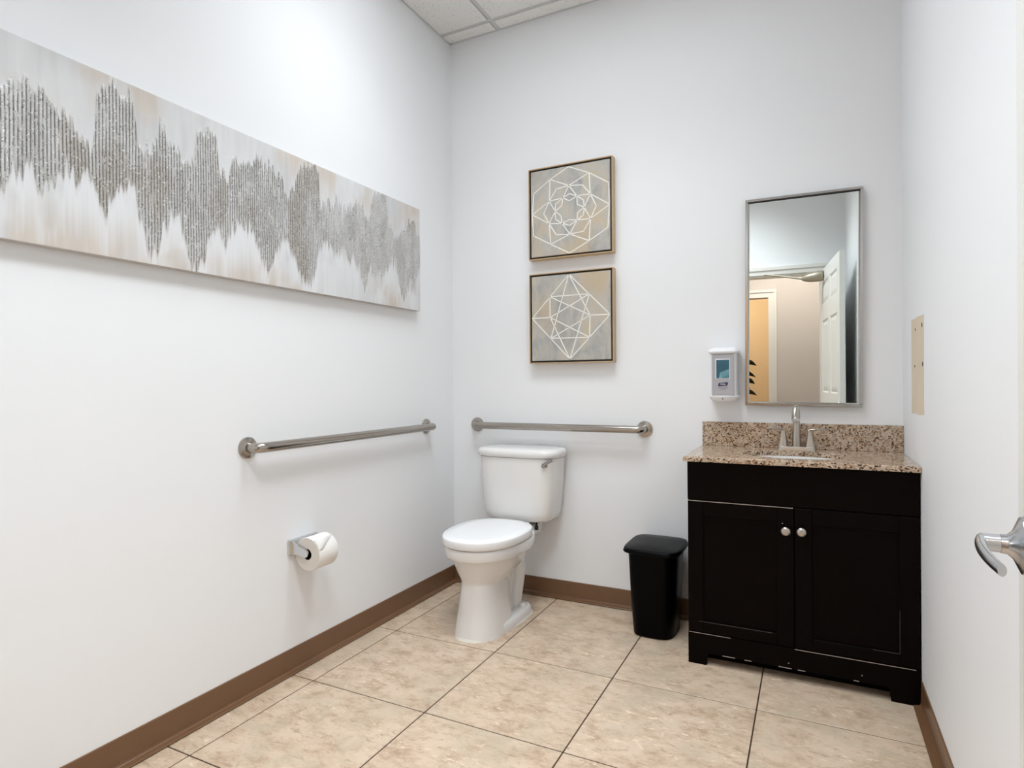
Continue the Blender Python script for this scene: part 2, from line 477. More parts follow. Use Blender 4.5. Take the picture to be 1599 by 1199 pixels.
# hallway behind the camera, seen in the mirror
HY0, HY1 = -D-0.12, -4.47
struct('floor_hall', box(-1.6, 4.0, -6.6, HY0, -0.08, 0.0), M['hall_floor'], 'carpeted hallway floor beyond the doorway', 'floor')
struct('ceiling_hall', box(-1.6, 4.0, -6.6, HY0, 2.75, 2.83), M['wall'], 'plain hallway ceiling beyond the doorway', 'ceiling')
struct('wall_hall_left', box(-1.7, -1.6, -6.6, HY0, -0.05, 2.8), M['wall_hall'], 'beige end wall of the hallway on the left', 'wall')
struct('wall_hall_right', box(4.0, 4.1, -6.6, HY0, -0.05, 2.8), M['wall_hall'], 'beige end wall of the hallway on the right', 'wall')
bm = box(-1.6, -T, HY0, HY0+0.1, -0.05, 2.8); box(W+T, 4.0, HY0, HY0+0.1, -0.05, 2.8, bm=bm)
struct('wall_hall_near', bm, M['wall_hall'], 'beige hallway wall flush with the doorway', 'wall')
PX0, PX1 = 0.60, 1.50
bm = box(-1.6, PX0, HY1-0.12, HY1, -0.05, 2.8); box(PX1, 4.0, HY1-0.12, HY1, -0.05, 2.8, bm=bm)
box(PX0, PX1, HY1-0.12, HY1, 2.05, 2.8, bm=bm)
struct('wall_hall_far', bm, M['wall_hall'], 'beige hallway wall with a cased opening, seen in the mirror', 'wall')
bm = box(PX0-0.085, PX0, HY1, HY1+0.014, 0, 2.05)
box(PX1, PX1+0.085, HY1, HY1+0.014, 0, 2.05, bm=bm)
box(PX0-0.085, PX1+0.085, HY1, HY1+0.014, 2.05, 2.135, bm=bm)
box(PX1+0.058, PX1+0.085, HY1+0.014, HY1+0.024, 0, 2.108, bm=bm)
box(PX0-0.085, PX1+0.085, HY1+0.014, HY1+0.024, 2.108, 2.135, bm=bm)
struct('trim_3', bm, M['trim'], 'pale casing around the doorway across the hall, seen in the mirror', 'door casing')
struct('wall_warm_room', box(-1.6, 4.0, -6.7, -6.6, -0.05, 2.8), M['wall_warm'], 'warmly lit cream wall of the room across the hall', 'wall')

# ------------------------------------------------------------------ lights of the place, with one added fill panel
def panel_light(name, x0, x1, y0, y1, z, mat, label):
    r = empty(name, ((x0+x1)/2, (y0+y1)/2, z))
    hx, hy = (x1-x0)/2, (y1-y0)/2
    bm = bmesh.new()
    for a in ((-hx, hx, -hy, -hy+0.025), (-hx, hx, hy-0.025, hy), (-hx, -hx+0.025, -hy+0.025, hy-0.025), (hx-0.025, hx, -hy+0.025, hy-0.025)):
        box(*a, -0.006, 0.02, bevel=0.002, seg=1, bm=bm)
    obj('frame', bm, M['troffer_frame'], r)
    obj('diffuser', box(-hx+0.025, hx-0.025, -hy+0.025, hy-0.025, 0.0, 0.012), mat, r)
    tag(r, label, 'ceiling light')
    return r
tro = panel_light('ceiling_light', CX[1]+0.002, CX[3]-0.002, CY[3]+0.002, CY[2]-0.002, H+0.001, M['diffuser'], 'rectangular fluorescent panel set in the bathroom ceiling above the toilet side')
fill_panel = panel_light('ceiling_light', CX[2]+0.002, CX[3]-0.002, CY[5]+0.002, CY[4]-0.002, H+0.001, M['fill_diffuser'], 'unseen square fill panel added in the bathroom ceiling near the doorway')  # added fill light, brightens the corner and the lower walls
for par, sx, sy, watts in ((tro, 1.15, 0.54, LIGHT_TROFFER_W), (fill_panel, 0.54, 0.54, LIGHT_FILL_W)):
    ld = bpy.data.lights.new('panel_beam', 'AREA'); ld.shape = 'RECTANGLE'; ld.size = sx; ld.size_y = sy
    ld.energy = watts; ld.color = (0.90, 0.96, 1.0); ld.spread = math.radians(110)
    lo = bpy.data.objects.new('panel_beam', ld); C.objects.link(lo)
    lo.parent = par; lo.location = (0, 0, -0.004)
panel_light('ceiling_light', 1.1, 2.3, -4.05, -3.45, 2.74, M['hall_light'], 'fluorescent panel on the hallway ceiling')
r = empty('ceiling_lamp', (1.0, -5.5, 2.75)); tag(r, 'round warm ceiling lamp in the room across the hall', 'ceiling lamp')
obj('base', lathe([(0.17, 0), (0.17, -0.03), (0.16, -0.035)], (0, 0, 0)), M['nickel'], r, smooth=40)
obj('glass_shade', lathe([(0.16, -0.03), (0.155, -0.06), (0.12, -0.09), (0.06, -0.105), (0.0, -0.11)], (0, 0, 0)), M['warm_light'], r, smooth=True)

# ------------------------------------------------------------------ vanity cabinet
VX0, VX1, VY = 1.374, 2.149, -0.445
van = tag(empty('vanity_cabinet', ((VX0+VX1)/2, VY/2, 0)), 'dark espresso wood vanity cabinet with two doors and worn edges', 'cabinet')
van_o = van.location
def vpart(name, bm, mat, parent=None, smooth=False):
    o = obj(name, bm, mat, parent or van, smooth)
    o.matrix_parent_inverse = Matrix.Translation(-van_o) if parent is None else Matrix.Identity(4)
    return o
yf = VY + 0.018     # carcass face; doors stand 18 mm proud
bm = box(VX0, VX0+0.018, yf, -0.003, 0.0, 0.805)
box(VX1-0.018, VX1, yf, -0.003, 0.0, 0.805, bm=bm)
box(VX0, VX1, yf, yf+0.018, 0.10, 0.805, bm=bm)
box(VX0, VX1, yf, -0.003, 0.10, 0.118, bm=bm)
vpart('carcass', bm, M['espresso'])
vpart('added_kick_board', box(VX0+0.018, VX1-0.018, VY+0.075, VY+0.090, 0.0, 0.10), M['espresso'])  # board added to keep the gap under the apron in dark shade
vpart('drawer_front', box(VX0, VX1, VY, yf, 0.652, 0.804, bevel=0.002), M['espresso'])
def shaker(x0, x1, z0, z1, parent, knob_x, knob_z):
    w = 0.058
    bm = box(x0, x0+w, VY, yf, z0, z1, bevel=0.0015, seg=1)
    box(x1-w, x1, VY, yf, z0, z1, bevel=0.0015, seg=1, bm=bm)
    box(x0+w, x1-w, VY, yf, z0, z0+w*0.75, bevel=0.0015, seg=1, bm=bm)
    box(x0+w, x1-w, VY, yf, z1-w, z1, bevel=0.0015, seg=1, bm=bm)
    d = vpart('door', bm, M['espresso'])
    obj('panel', box(x0+w-0.004, x1-w+0.004, VY+0.009, yf-0.002, z0+w*0.75-0.004, z1-w+0.004), M['espresso'], d)
    k = lathe([(0.007, 0.0), (0.006, 0.010), (0.008, 0.014), (0.0165, 0.018), (0.0175, 0.022), (0.015, 0.027), (0.008, 0.030), (0.0, 0.031)], (knob_x, VY, knob_z), (0, -1, 0), 24)
    tag(obj('knob', k, M['nickel'], d, smooth=50), 'round brushed nickel knob')
    return d
XM = 1.7595
dl = shaker(VX0+0.001, XM-0.0015, 0.128, 0.648, van, 1.732, 0.564)
dr = shaker(XM+0.0015, VX1-0.001, 0.128, 0.648, van, 1.785, 0.566)
# base apron with bracket feet
bm = bmesh.new()
ap = [(VX0, 0.0), (VX0+0.068, 0.0), (VX0+0.072, 0.040), (VX0+0.084, 0.048), (VX1-0.101, 0.048), (VX1-0.089, 0.040), (VX1-0.085, 0.0), (VX1, 0.0), (VX1, 0.1255), (VX0, 0.1255)]
fr_ = [bm.verts.new((x, VY, z)) for x, z in ap]; bk_ = [bm.verts.new((x, yf, z)) for x, z in ap]
bm.faces.new(fr_); bm.faces.new(bk_[::-1])
for i in range(len(ap)):
    j = (i+1) % len(ap); bm.faces.new((fr_[i], fr_[j], bk_[j], bk_[i]))
apron = vpart('base_apron', bm, M['espresso'])
def wear(parent, x0, x1, z, t=0.0014, vert=False, z1=None, y=VY, mat='worn'):
    if vert: b = box(x0, x0+t, y-0.0004, y+0.001, z, z1)
    else: b = box(x0, x1, y-0.0004, y+0.001, z-t/2, z+t/2)
    obj('worn_edge', b, M[mat], parent)
wear(dl, VX0+0.002, XM-0.003, 0.6475, 0.0022)
wear(dl, VX0+0.04, VX0+0.31, 0.128+0.0425, 0.0010, mat='worn_faint')
wear(apron, VX0+0.002, VX0+0.16, 0.1235, 0.0018)
wear(apron, XM, VX1-0.012, 0.1235, 0.0022)
wear(dr, VX1-0.059, 0, 0.17, 0.0010, True, 0.32, mat='worn_faint')
wear(dr, XM+0.25, VX1-0.06, 0.128+0.0425, 0.0010, mat='worn_faint')
for a, b in ((0.13, 0.175), (0.21, 0.235), (0.33, 0.375), (0.395, 0.42), (0.575, 0.592)):
    wear(apron, VX0+a, VX0+b, 0.049, 0.0024)
wear(apron, VX0+0.60, VX0+0.603, 0.072, 0.004)
wear(apron, VX0+0.362, VX0+0.367, 0.068, 0.003)
wear(dl, 1.718, 1.722, 0.588, 0.003)

# ------------------------------------------------------------------ granite vanity top with sink and backsplash
CZ0, CZ1 = 0.8055, 0.826
top = tag(empty('granite_countertop', (1.76, -0.23, CZ0)), 'speckled tan granite vanity top with backsplash and white oval sink', 'countertop')
def tpart(name, bm, mat, smooth=False):
    o = obj(name, bm, mat, top, smooth); o.matrix_parent_inverse = Matrix.Translation(-top.location); return o
SX, SY, SA, SB = 1.758, -0.258, 0.195, 0.135
def slab_with_hole():
    bm = bmesh.new(); n = 64
    x0, x1, y0, y1 = 1.361, W-0.001, -0.468, -0.001
    def rect_pt(t):
        dx, dy = math.cos(t), math.sin(t)
        ks = []
        if dx > 1e-9: ks.append((x1-SX)/dx)
        if dx < -1e-9: ks.append((x0-SX)/dx)
        if dy > 1e-9: ks.append((y1-SY)/dy)
        if dy < -1e-9: ks.append((y0-SY)/dy)
        k = min(ks); return SX+dx*k, SY+dy*k
    angs = [2*math.pi*i/n for i in range(n)]
    angs += [math.atan2(y-SY, x-SX) % (2*math.pi) for x in (x0, x1) for y in (y0, y1)]
    angs = sorted(angs)
    e = 0.004
    def shrink(p, d):
        return (min(max(p[0], x0+d), x1-d), min(max(p[1], y0+d), y1-d))
    rings = []
    hole = [(SX+SA*math.cos(t), SY+SB*math.sin(t)) for t in angs]
    outr = [rect_pt(t) for t in angs]
    rings.append([Vector((*p, CZ0)) for p in hole])
    rings.append([Vector((*p, CZ1-0.002)) for p in hole])
    rings.append([Vector((SX+(SA+0.002)*math.cos(t), SY+(SB+0.002)*math.sin(t), CZ1)) for t in angs])
    rings.append([Vector((*shrink(p, e), CZ1)) for p in outr])
    rings.append([Vector((*shrink(p, e*0.3), CZ1-e*0.3)) for p in outr])
    rings.append([Vector((*p, CZ1-e)) for p in outr])
    rings.append([Vector((*p, CZ0+0.001)) for p in outr])
    rings.append([Vector((*shrink(p, 0.001), CZ0)) for p in outr])
    rings.append([Vector((*p, CZ0)) for p in hole])
    loft(rings, False, False, bm)
    bmesh.ops.remove_doubles(bm, verts=bm.verts, dist=1e-6)
    return bm
tpart('counter_slab', slab_with_hole(), M['granite'])
tpart('backsplash', box(1.367, W-0.001, -0.021, -0.001, CZ1, 0.935, bevel=0.0015, seg=1), M['granite'])
bm = bmesh.new(); rings = []
for k, (s, z) in enumerate([(1.06, CZ0-0.001), (1.0, CZ0-0.001), (0.985, CZ0-0.02), (0.93, CZ0-0.06), (0.80, CZ0-0.10), (0.55, CZ0-0.125), (0.12, CZ0-0.132)]):
    rings.append([Vector((SX+SA*s*math.cos(2*math.pi*i/48), SY+SB*s*math.sin(2*math.pi*i/48), z)) for i in range(48)])
loft(rings, False, True, bm)
tpart('sink_basin', bm, M['porcelain'], smooth=60)
tpart('drain', lathe([(0.022, 0), (0.022, 0.003), (0.016, 0.004), (0.0, 0.004)], (SX, SY, CZ0-0.1325), 'z', 20), M['chrome'], smooth=40)

# ------------------------------------------------------------------ faucet
FX, FY = 1.762, -0.085
fau = tag(empty('faucet', (FX, FY, CZ1)), 'brushed nickel two-handle faucet on the granite top', 'faucet')
bm = bmesh.new()
rings = [superellipse(0, 0, hx, hy, hy, z, 40, 6, 6) for hx, hy, z in ((0.073, 0.027, 0), (0.072, 0.026, 0.010), (0.070, 0.024, 0.0165), (0.066, 0.020, 0.018))]
loft(rings, True, True, bm)
obj('base_plate', bm, M['nickel'], fau, smooth=40)
bm = bmesh.new()
path = [Vector((0, 0, 0.012)), Vector((0, -0.001, 0.05)), Vector((0, -0.003, 0.10))] + bez((0, -0.003, 0.12), (0, -0.005, 0.172), (0, -0.05, 0.195), (0, -0.105, 0.140), 12)
rad = [0.0185, 0.0165, 0.0145] + [0.0136 + 0.0022*i/12 for i in range(13)]
tube(path, rad, 24, bm)
sp = obj('spout', bm, M['nickel'], fau, smooth=50)
obj('aerator', lathe([(0.0150, 0), (0.0158, 0.004), (0.0156, 0.012), (0.012, 0.013)], (0, -0.1035, 0.1415), (0, -0.66, -0.75), 24), M['nickel'], sp, smooth=40)
obj('lift_rod', tube([(0, 0.024, 0.012), (0, 0.024, 0.165)], 0.003, 10), M['nickel'], fau, smooth=40)
for s in (-1, 1):
    bm = bmesh.new()
    rings = []
    for hx, hy, z, dx in ((0.020, 0.020, 0.014, 0.052), (0.014, 0.016, 0.045, 0.0515), (0.0095, 0.012, 0.075, 0.051), (0.009, 0.012, 0.084, 0.051)):
        rings.append(superellipse(s*dx, 0, hx, hy, hy, z, 24, 3, 3))
    loft(rings, True, True, bm)
    h = obj('handle', bm, M['nickel'], fau, smooth=45)
    bm = bmesh.new()
    p = [(s*0.044, 0, 0.083), (s*0.055, -0.001, 0.0885), (s*0.075, -0.002, 0.090), (s*0.116, -0.004, 0.0905)]
    tube(p, [0.006, 0.0062, 0.006, 0.0055], 14, bm, squash=(0.55, 1.5))
    obj('lever', bm, M['nickel'], h, smooth=45)

# ------------------------------------------------------------------ mirror (hung very slightly askew)
MX, MZ0, MZ1, MW = 1.785, 1.011, 1.926, 0.456
mir = tag(empty('wall_mirror', (MX, -0.004, (MZ0+MZ1)/2)), 'tall rectangular mirror in a thin polished metal frame above the sink', 'mirror')
MIRROR_YAW, MIRROR_PITCH = 0.0128, 0.0
hw, hh = MW/2, (MZ1-MZ0)/2
fy0, fy1, fw = -0.028, -0.002, 0.0105
for nm, a in (('frame_rail', (-hw, hw, hh-fw, hh)), ('frame_rail', (-hw, hw, -hh, -hh+fw)), ('frame_stile', (-hw, -hw+fw, -hh+fw, hh-fw)), ('frame_stile', (hw-fw, hw, -hh+fw, hh-fw))):
    obj(nm, box(a[0], a[1], fy0, fy1, a[2], a[3], bevel=0.0012, seg=1), M['mirror_frame'], mir)
# bevelled plate
bm = bmesh.new()
gi, bv = fw-0.001, 0.007
def rect(i, y): return [Vector((-hw+i, y, -hh+i)), Vector((hw-i, y, -hh+i)), Vector((hw-i, y, hh-i)), Vector((-hw+i, y, hh-i))]
loft([rect(gi, -0.004), rect(gi, -0.0155), rect(gi+bv, -0.0172)], True, True, bm)
obj('mirror_glass', bm, M['mirror'], mir)
obj('inner_lip', box(-hw+fw, hw-fw, -0.0265, -0.0165, hh-fw-0.002, hh-fw), M['dark'], mir)
mir.rotation_euler = (MIRROR_PITCH, math.radians(0.45), MIRROR_YAW)

# ------------------------------------------------------------------ sanitizer dispenser
dsp = tag(empty('soap_dispenser', (1.468, 0, 1.150)), 'white and grey wall dispenser with a teal window beside the mirror', 'dispenser')
bm = bmesh.new()
rings = [superellipse(0, -0.048, 0.055, 0.047, 0.047, z, 40, 7, 9) for z in (-0.100, 0.100)]
loft(rings, True, True, bm); obj('housing', bm, M['white_plastic'], dsp, smooth=40)
bm = bmesh.new()
rings = [superellipse(0, -0.050, hx, hf, 0.050, z, 40, 5, 9) for hx, hf, z in ((0.054, 0.046, 0.090), (0.064, 0.056, 0.098), (0.065, 0.057, 0.104), (0.058, 0.050, 0.115), (0.045, 0.035, 0.121))]
loft(rings, True, True, bm); obj('top_cap', bm, M['white_plastic'], dsp, smooth=40)
bm = bmesh.new()
rings = [superellipse(0, -0.050, hx, hf, 0.050, z, 40, 4, 9) for hx, hf, z in ((0.034, 0.030, -0.122), (0.050, 0.046, -0.117), (0.060, 0.054, -0.104), (0.063, 0.056, -0.096), (0.056, 0.048, -0.092))]
loft(rings, True, True, bm); tray = obj('bottom_tray', bm, M['white_plastic'], dsp, smooth=40)
obj('key_hole', lathe([(0.0028, 0), (0.0028, 0.002)], (0, -0.105, -0.107), (0, -1, 0), 12), M['hole'], tray)
pan = obj('front_panel', box(-0.047, 0.047, -0.100, -0.090, -0.092, 0.090, bevel=0.003), M['grey_plastic'], dsp)
obj('window_bezel', box(-0.031, 0.031, -0.1015, -0.098, -0.020, 0.070, bevel=0.002), M['white_plastic'], pan)
obj('window', box(-0.0275, 0.0275, -0.1030, -0.100, -0.016, 0.0665, bevel=0.001, seg=1), M['teal'], pan)
# printed emblem
bm = bmesh.new()
pts = [(-0.021, -0.0515), (-0.017, -0.0365), (0.022, -0.0335), (0.019, -0.0485)]
lo = [bm.verts.new((x, -0.1000, z)) for x, z in pts]; hi = [bm.verts.new((x, -0.1006, z)) for x, z in pts]
bm.faces.new(hi)
for i in range(len(pts)):
    j = (i+1) % len(pts); bm.faces.new((lo[i], lo[j], hi[j], hi[i]))
obj('emblem', bm, M['navy'], pan)
def text_mesh(name, body, size, mat, parent, loc, shear=0.0):
    cu = bpy.data.curves.new('tmp_text', 'FONT'); cu.body = body; cu.size = size; cu.shear = shear
    cu.align_x = 'CENTER'; cu.align_y = 'CENTER'; cu.extrude = 0.0002; cu.offset = size*0.01
    t = bpy.data.objects.new('tmp_text', cu); C.objects.link(t)
    bpy.context.view_layer.update()
    me = bpy.data.meshes.new_from_object(t.evaluated_get(bpy.context.evaluated_depsgraph_get()))
    bpy.data.objects.remove(t); bpy.data.curves.remove(cu)
    me.materials.clear(); me.materials.append(mat)
    o = bpy.data.objects.new(name, me); C.objects.link(o)
    o.parent = parent; o.location = loc; o.rotation_euler = (math.pi/2, 0, 0)
    return o
tag(text_mesh('lettering', 'PURELL', 0.0078, M['white_line'], pan, (0.0005, -0.1009, -0.0425), 0.25), 'white lettering PURELL')
for z, w in ((-0.0575, 0.019), (-0.065, 0.012)):
    bm = bmesh.new(); x = -w
    while x < w:
        l = random.uniform(0.0018, 0.0034); box(x, x+l, -0.1004, -0.0998, z-0.0010, z+0.0010, bm=bm); x += l+0.0009
    obj('fine_print', bm, M['ink'], pan)

# ------------------------------------------------------------------ beige patch on the right wall
pt = tag(empty('wall_patch', (W, -0.385, 1.17)), 'unpainted beige rectangle with screw holes on the right wall', 'wall patch')
bm = bmesh.new()
out = [(-0.135, 0.168), (-0.137, 0.10), (-0.134, -0.10), (-0.136, -0.166), (-0.10, -0.163), (-0.06, -0.168), (-0.02, -0.170), (0.02, -0.164), (0.06, -0.171), (0.10, -0.168), (0.136, -0.172), (0.134, -0.05), (0.136, 0.08), (0.135, 0.172), (0.06, 0.170), (0.0, 0.172), (-0.07, 0.169)]
a = [bm.verts.new((0.0, y, z)) for y, z in out]; b = [bm.verts.new((-0.0012, y, z)) for y, z in out]
bm.faces.new(b)
for i in range(len(out)):
    j = (i+1) % len(out); bm.faces.new((a[i], a[j], b[j], b[i]))
obj('bare_surface', bm, M['beige_patch'], pt)
for y, z, r_ in ((-0.108, 0.135, 0.0075), (0.035, 0.130, 0.005), (-0.118, 0.004, 0.0075), (0.055, 0.000, 0.005)):
    obj('screw_hole', lathe([(r_, 0), (r_, 0.0018), (r_*0.55, 0.0010), (0.0, 0.0010)], (-0.0005, y, z), (-1, 0, 0), 14), M['hole'], pt)

# ------------------------------------------------------------------ grab bars
def grab_bar(name, label, a, b, out, z):
    """a, b: flange centres on the wall (xy)"""
    a = Vector((*a, z)); b = Vector((*b, z)); out = Vector((*out, 0))
    t = (b-a).normalized()
    r = tag(empty(name, (a+b)/2), label, 'grab bar', 'brushed steel grab bars around the toilet')
    off = -r.location
    so, rad = 0.058, 0.0185
    path = [a, a+out*(so-0.045)] + bez(a+out*(so-0.04), a+out*(so-0.005), a+out*so+t*0.012, a+out*so+t*0.055, 10)
    path += bez(b+out*so-t*0.055, b+out*so-t*0.012, b+out*(so-0.005), b+out*(so-0.04), 10) + [b+out*(so-0.045), b]
    o = obj('bar', tube(path, rad, 20), M['steel'], r, smooth=50); o.matrix_parent_inverse = Matrix.Translation(off)
    for c in (a, b):
        o = obj('flange', lathe([(0.039, 0), (0.039, 0.004), (0.0375, 0.007), (0.031, 0.009), (0.0215, 0.0105), (0.0195, 0.012)], c, out, 32), M['steel'], r, smooth=40)
        o.matrix_parent_inverse = Matrix.Translation(off)
    return r
grab_bar('grab_bar', 'brushed steel grab bar on the left wall above the paper holder', (0, -1.395), (0, -0.275), (1, 0), 0.896)
grab_bar('grab_bar', 'brushed steel grab bar on the back wall above the toilet tank', (0.157, 0), (1.093, 0), (0, -1), 0.891)

# ------------------------------------------------------------------ toilet paper holder and roll
tp = tag(empty('paper_holder', (0, -1.139, 0.488)), 'chrome toilet paper holder on the left wall', 'paper holder')
obj('backplate', box(0.0, 0.010, -0.076, 0.076, -0.031, 0.031, bevel=0.003), M['chrome'], tp)
for s in (-1, 1):
    y = s*0.060
    bm = bmesh.new(); rings = []
    for x, z, hz in ((0.006, 0.0, 0.027), (0.025, -0.003, 0.021), (0.055, -0.010, 0.0165), (0.078, -0.015, 0.0160), (0.088, -0.0165, 0.011), (0.0915, -0.017, 0.004)):
        rings.append([Vector((x, y-0.004, z-hz)), Vector((x, y+0.004, z-hz)), Vector((x, y+0.004, z+hz)), Vector((x, y-0.004, z+hz))])
    loft(rings, True, True, bm)
    obj('arm', bm, M['chrome'], tp, smooth=30)
obj('spindle', lathe([(0.0115, -0.057), (0.0115, 0.057)], (0.077, 0, -0.0155), 'y', 20), M['chrome'], tp, smooth=40)
RC = (0.079, -1.139, 0.467)
roll = tag(empty('toilet_paper_roll', RC), 'white toilet paper roll on the chrome holder', 'toilet paper')
hl, rr, rc = 0.051, 0.064, 0.021
bm = bmesh.new()
loft([[Vector((rad*math.cos(2*math.pi*i/48), y, rad*math.sin(2*math.pi*i/48))) for i in range(48)] for rad, y in ((rr-0.0015, -hl), (rr, -hl+0.002), (rr, hl-0.002), (rr-0.0015, hl))], False, False, bm)
obj('outer_paper', bm, M['paper'], roll, smooth=40)
for s in (-1, 1):
    bm = bmesh.new()
    loft([[Vector((rad*math.cos(2*math.pi*i/48), s*hl, rad*math.sin(2*math.pi*i/48))) for i in range(48)] for rad in (rr-0.0015, rc)], False, False, bm)
    obj('paper_edge', bm, M['paper_edge'], roll)
bm = bmesh.new()
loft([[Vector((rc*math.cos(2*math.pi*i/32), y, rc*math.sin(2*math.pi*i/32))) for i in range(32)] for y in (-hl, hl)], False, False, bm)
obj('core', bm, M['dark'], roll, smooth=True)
# loose folded end: a triangular flap lying on the roll
bm = bmesh.new(); n = 10; A0, A1 = math.radians(20), math.radians(62)
grid = []
for i in range(n+1):
    t = i/n; ang = A0 + (A1-A0)*t; rad = rr + 0.0012
    w0, w1 = -hl + 0.001 + 0.0*t, -hl + 0.001 + (2*hl-0.002)*min(1, 0.15+0.85*t)
    if t == 1: w1 = hl-0.001
    grid.append([bm.verts.new((rad*math.cos(ang), w0, rad*math.sin(ang))), bm.verts.new((rad*math.cos(ang), w1, rad*math.sin(ang)))])
for i in range(n):
    bm.faces.new((grid[i][0], grid[i][1], grid[i+1][1], grid[i+1][0]))
fl = obj('folded_end', bm, M['paper'], roll, smooth=True)
sm = fl.modifiers.new('thick', 'SOLIDIFY'); sm.thickness = 0.0012; sm.offset = 1

# ------------------------------------------------------------------ toilet
TX = 0.472
toi = tag(empty('toilet', (TX, -0.4, 0)), 'white porcelain two-piece toilet with closed lid', 'toilet')
def tl(name, bm, mat, smooth=50, parent=None):
    o = obj(name, bm, mat, parent or toi, smooth)
    if parent is None: o.matrix_parent_inverse = Matrix.Translation(-toi.location)
    return o
def ring_fb(yfr, ybk, hw, z, ef=2.2, eb=2.6, n=56, split=0.5):
    if z > 0.23: yfr += 0.016 * min(1, (z-0.23)/0.06)
    yc = yfr + (ybk-yfr)*split
    return superellipse(TX, yc, hw, yc-yfr, ybk-yc, z, n, ef, eb)
# bowl and pedestal
bm = bmesh.new()
rings = [ring_fb(-0.668, -0.38, 0.112, 0.0, 2.3, 5), ring_fb(-0.667, -0.38, 0.110, 0.012, 2.3, 5),
         ring_fb(-0.658, -0.385, 0.104, 0.05, 2.3, 5), ring_fb(-0.644, -0.39, 0.096, 0.12, 2.3, 5), ring_fb(-0.632, -0.39, 0.090, 0.19, 2.3, 5),
         ring_fb(-0.628, -0.38, 0.088, 0.228, 2.3, 4), ring_fb(-0.631, -0.34, 0.091, 0.238, 2.3, 3.4), ring_fb(-0.644, -0.28, 0.106, 0.256, 2.3, 3),
         ring_fb(-0.660, -0.24, 0.124, 0.278, 2.2, 2.8), ring_fb(-0.671, -0.22, 0.137, 0.306, 2.2, 2.7), ring_fb(-0.677, -0.20, 0.143, 0.335, 2.2, 2.6),
         ring_fb(-0.680, -0.19, 0.146, 0.344, 2.2, 2.6), ring_fb(-0.702, -0.18, 0.164, 0.3455, 2.2, 2.6), ring_fb(-0.711, -0.18, 0.172, 0.349, 2.2, 2.6), ring_fb(-0.715, -0.18, 0.1755, 0.357, 2.2, 2.6),
         ring_fb(-0.718, -0.18, 0.178, 0.392, 2.2, 2.6), ring_fb(-0.714, -0.18, 0.174, 0.398, 2.2, 2.6)]
loft(rings, True, True, bm)
# trapway column behind the pedestal
rings = [superellipse(TX, -0.29, hx, hf, hb, z, 40, 3, 3) for hx, hf, hb, z in ((0.066, 0.12, 0.08, 0.02), (0.050, 0.12, 0.085, 0.08), (0.050, 0.13, 0.11, 0.14), (0.054, 0.14, 0.14, 0.20), (0.060, 0.14, 0.150, 0.26), (0.078, 0.14, 0.155, 0.32), (0.10, 0.14, 0.155, 0.36))]
loft(rings, True, True, bm)
# deck the tank sits on
rings = [superellipse(TX, -0.16, hx, hy, hy, z, 40, 5, 5) for hx, hy, z in ((0.09, 0.12, 0.345), (0.105, 0.13, 0.36), (0.108, 0.132, 0.400), (0.104, 0.128, 0.408))]
loft(rings, True, True, bm)
# trapway relief on both sides
for s in (-1, 1):
    path = bez((TX+s*0.040, -0.44, 0.10), (TX+s*0.052, -0.43, 0.22), (TX+s*0.058, -0.36, 0.335), (TX+s*0.058, -0.285, 0.275), 12)
    path += bez((TX+s*0.056, -0.262, 0.24), (TX+s*0.052, -0.24, 0.18), (TX+s*0.046, -0.29, 0.10), (TX+s*0.046, -0.29, 0.03), 8)
    tube(path, 0.036, 16, bm)
# foot flange
rings = [superellipse(TX, -0.34, hx, hf, hb, z, 56, 2.6, 3.6) for hx, hf, hb, z in ((0.126, 0.29, 0.150, 0.0), (0.126, 0.29, 0.150, 0.020), (0.122, 0.285, 0.146, 0.034), (0.115, 0.275, 0.140, 0.041), (0.085, 0.25, 0.11, 0.044))]
loft(rings, True, True, bm)
tl('bowl', bm, M['porcelain'])
# caulk bead around the foot
cpath = superellipse(TX, -0.34, 0.127, 0.29, 0.152, 0.003, 56, 2.6, 3.6)
fr = ring_fb(-0.670, -0.20, 0.110, 0.003, 2.5, 4)
bm = bmesh.new(); rings = []
for k in range(56):
    p = cpath[k] if cpath[k].y > -0.50 else fr[k]
    q = max((cpath[k], fr[k]), key=lambda v: (v-Vector((TX, -0.42, 0.003))).length)
    c0 = Vector((TX, -0.42, 0.003)); d = (q-c0).normalized()
    rings.append([q - d*0.006 + Vector((0, 0, -0.003)), q + d*0.006 + Vector((0, 0, -0.003)), q + d*0.002 + Vector((0, 0, 0.004)), q - d*0.004 + Vector((0, 0, 0.008))])
loft(rings + [rings[0]], False, False, bm)
tl('caulk_line', bm, M['caulk'], 60)
for s in (-1, 1):
    tl('bolt_cap', lathe([(0.017, 0.0), (0.017, 0.010), (0.014, 0.018), (0.007, 0.022), (0, 0.023)], (TX+s*0.094, -0.292, 0.038), 'z', 20), M['porcelain'])
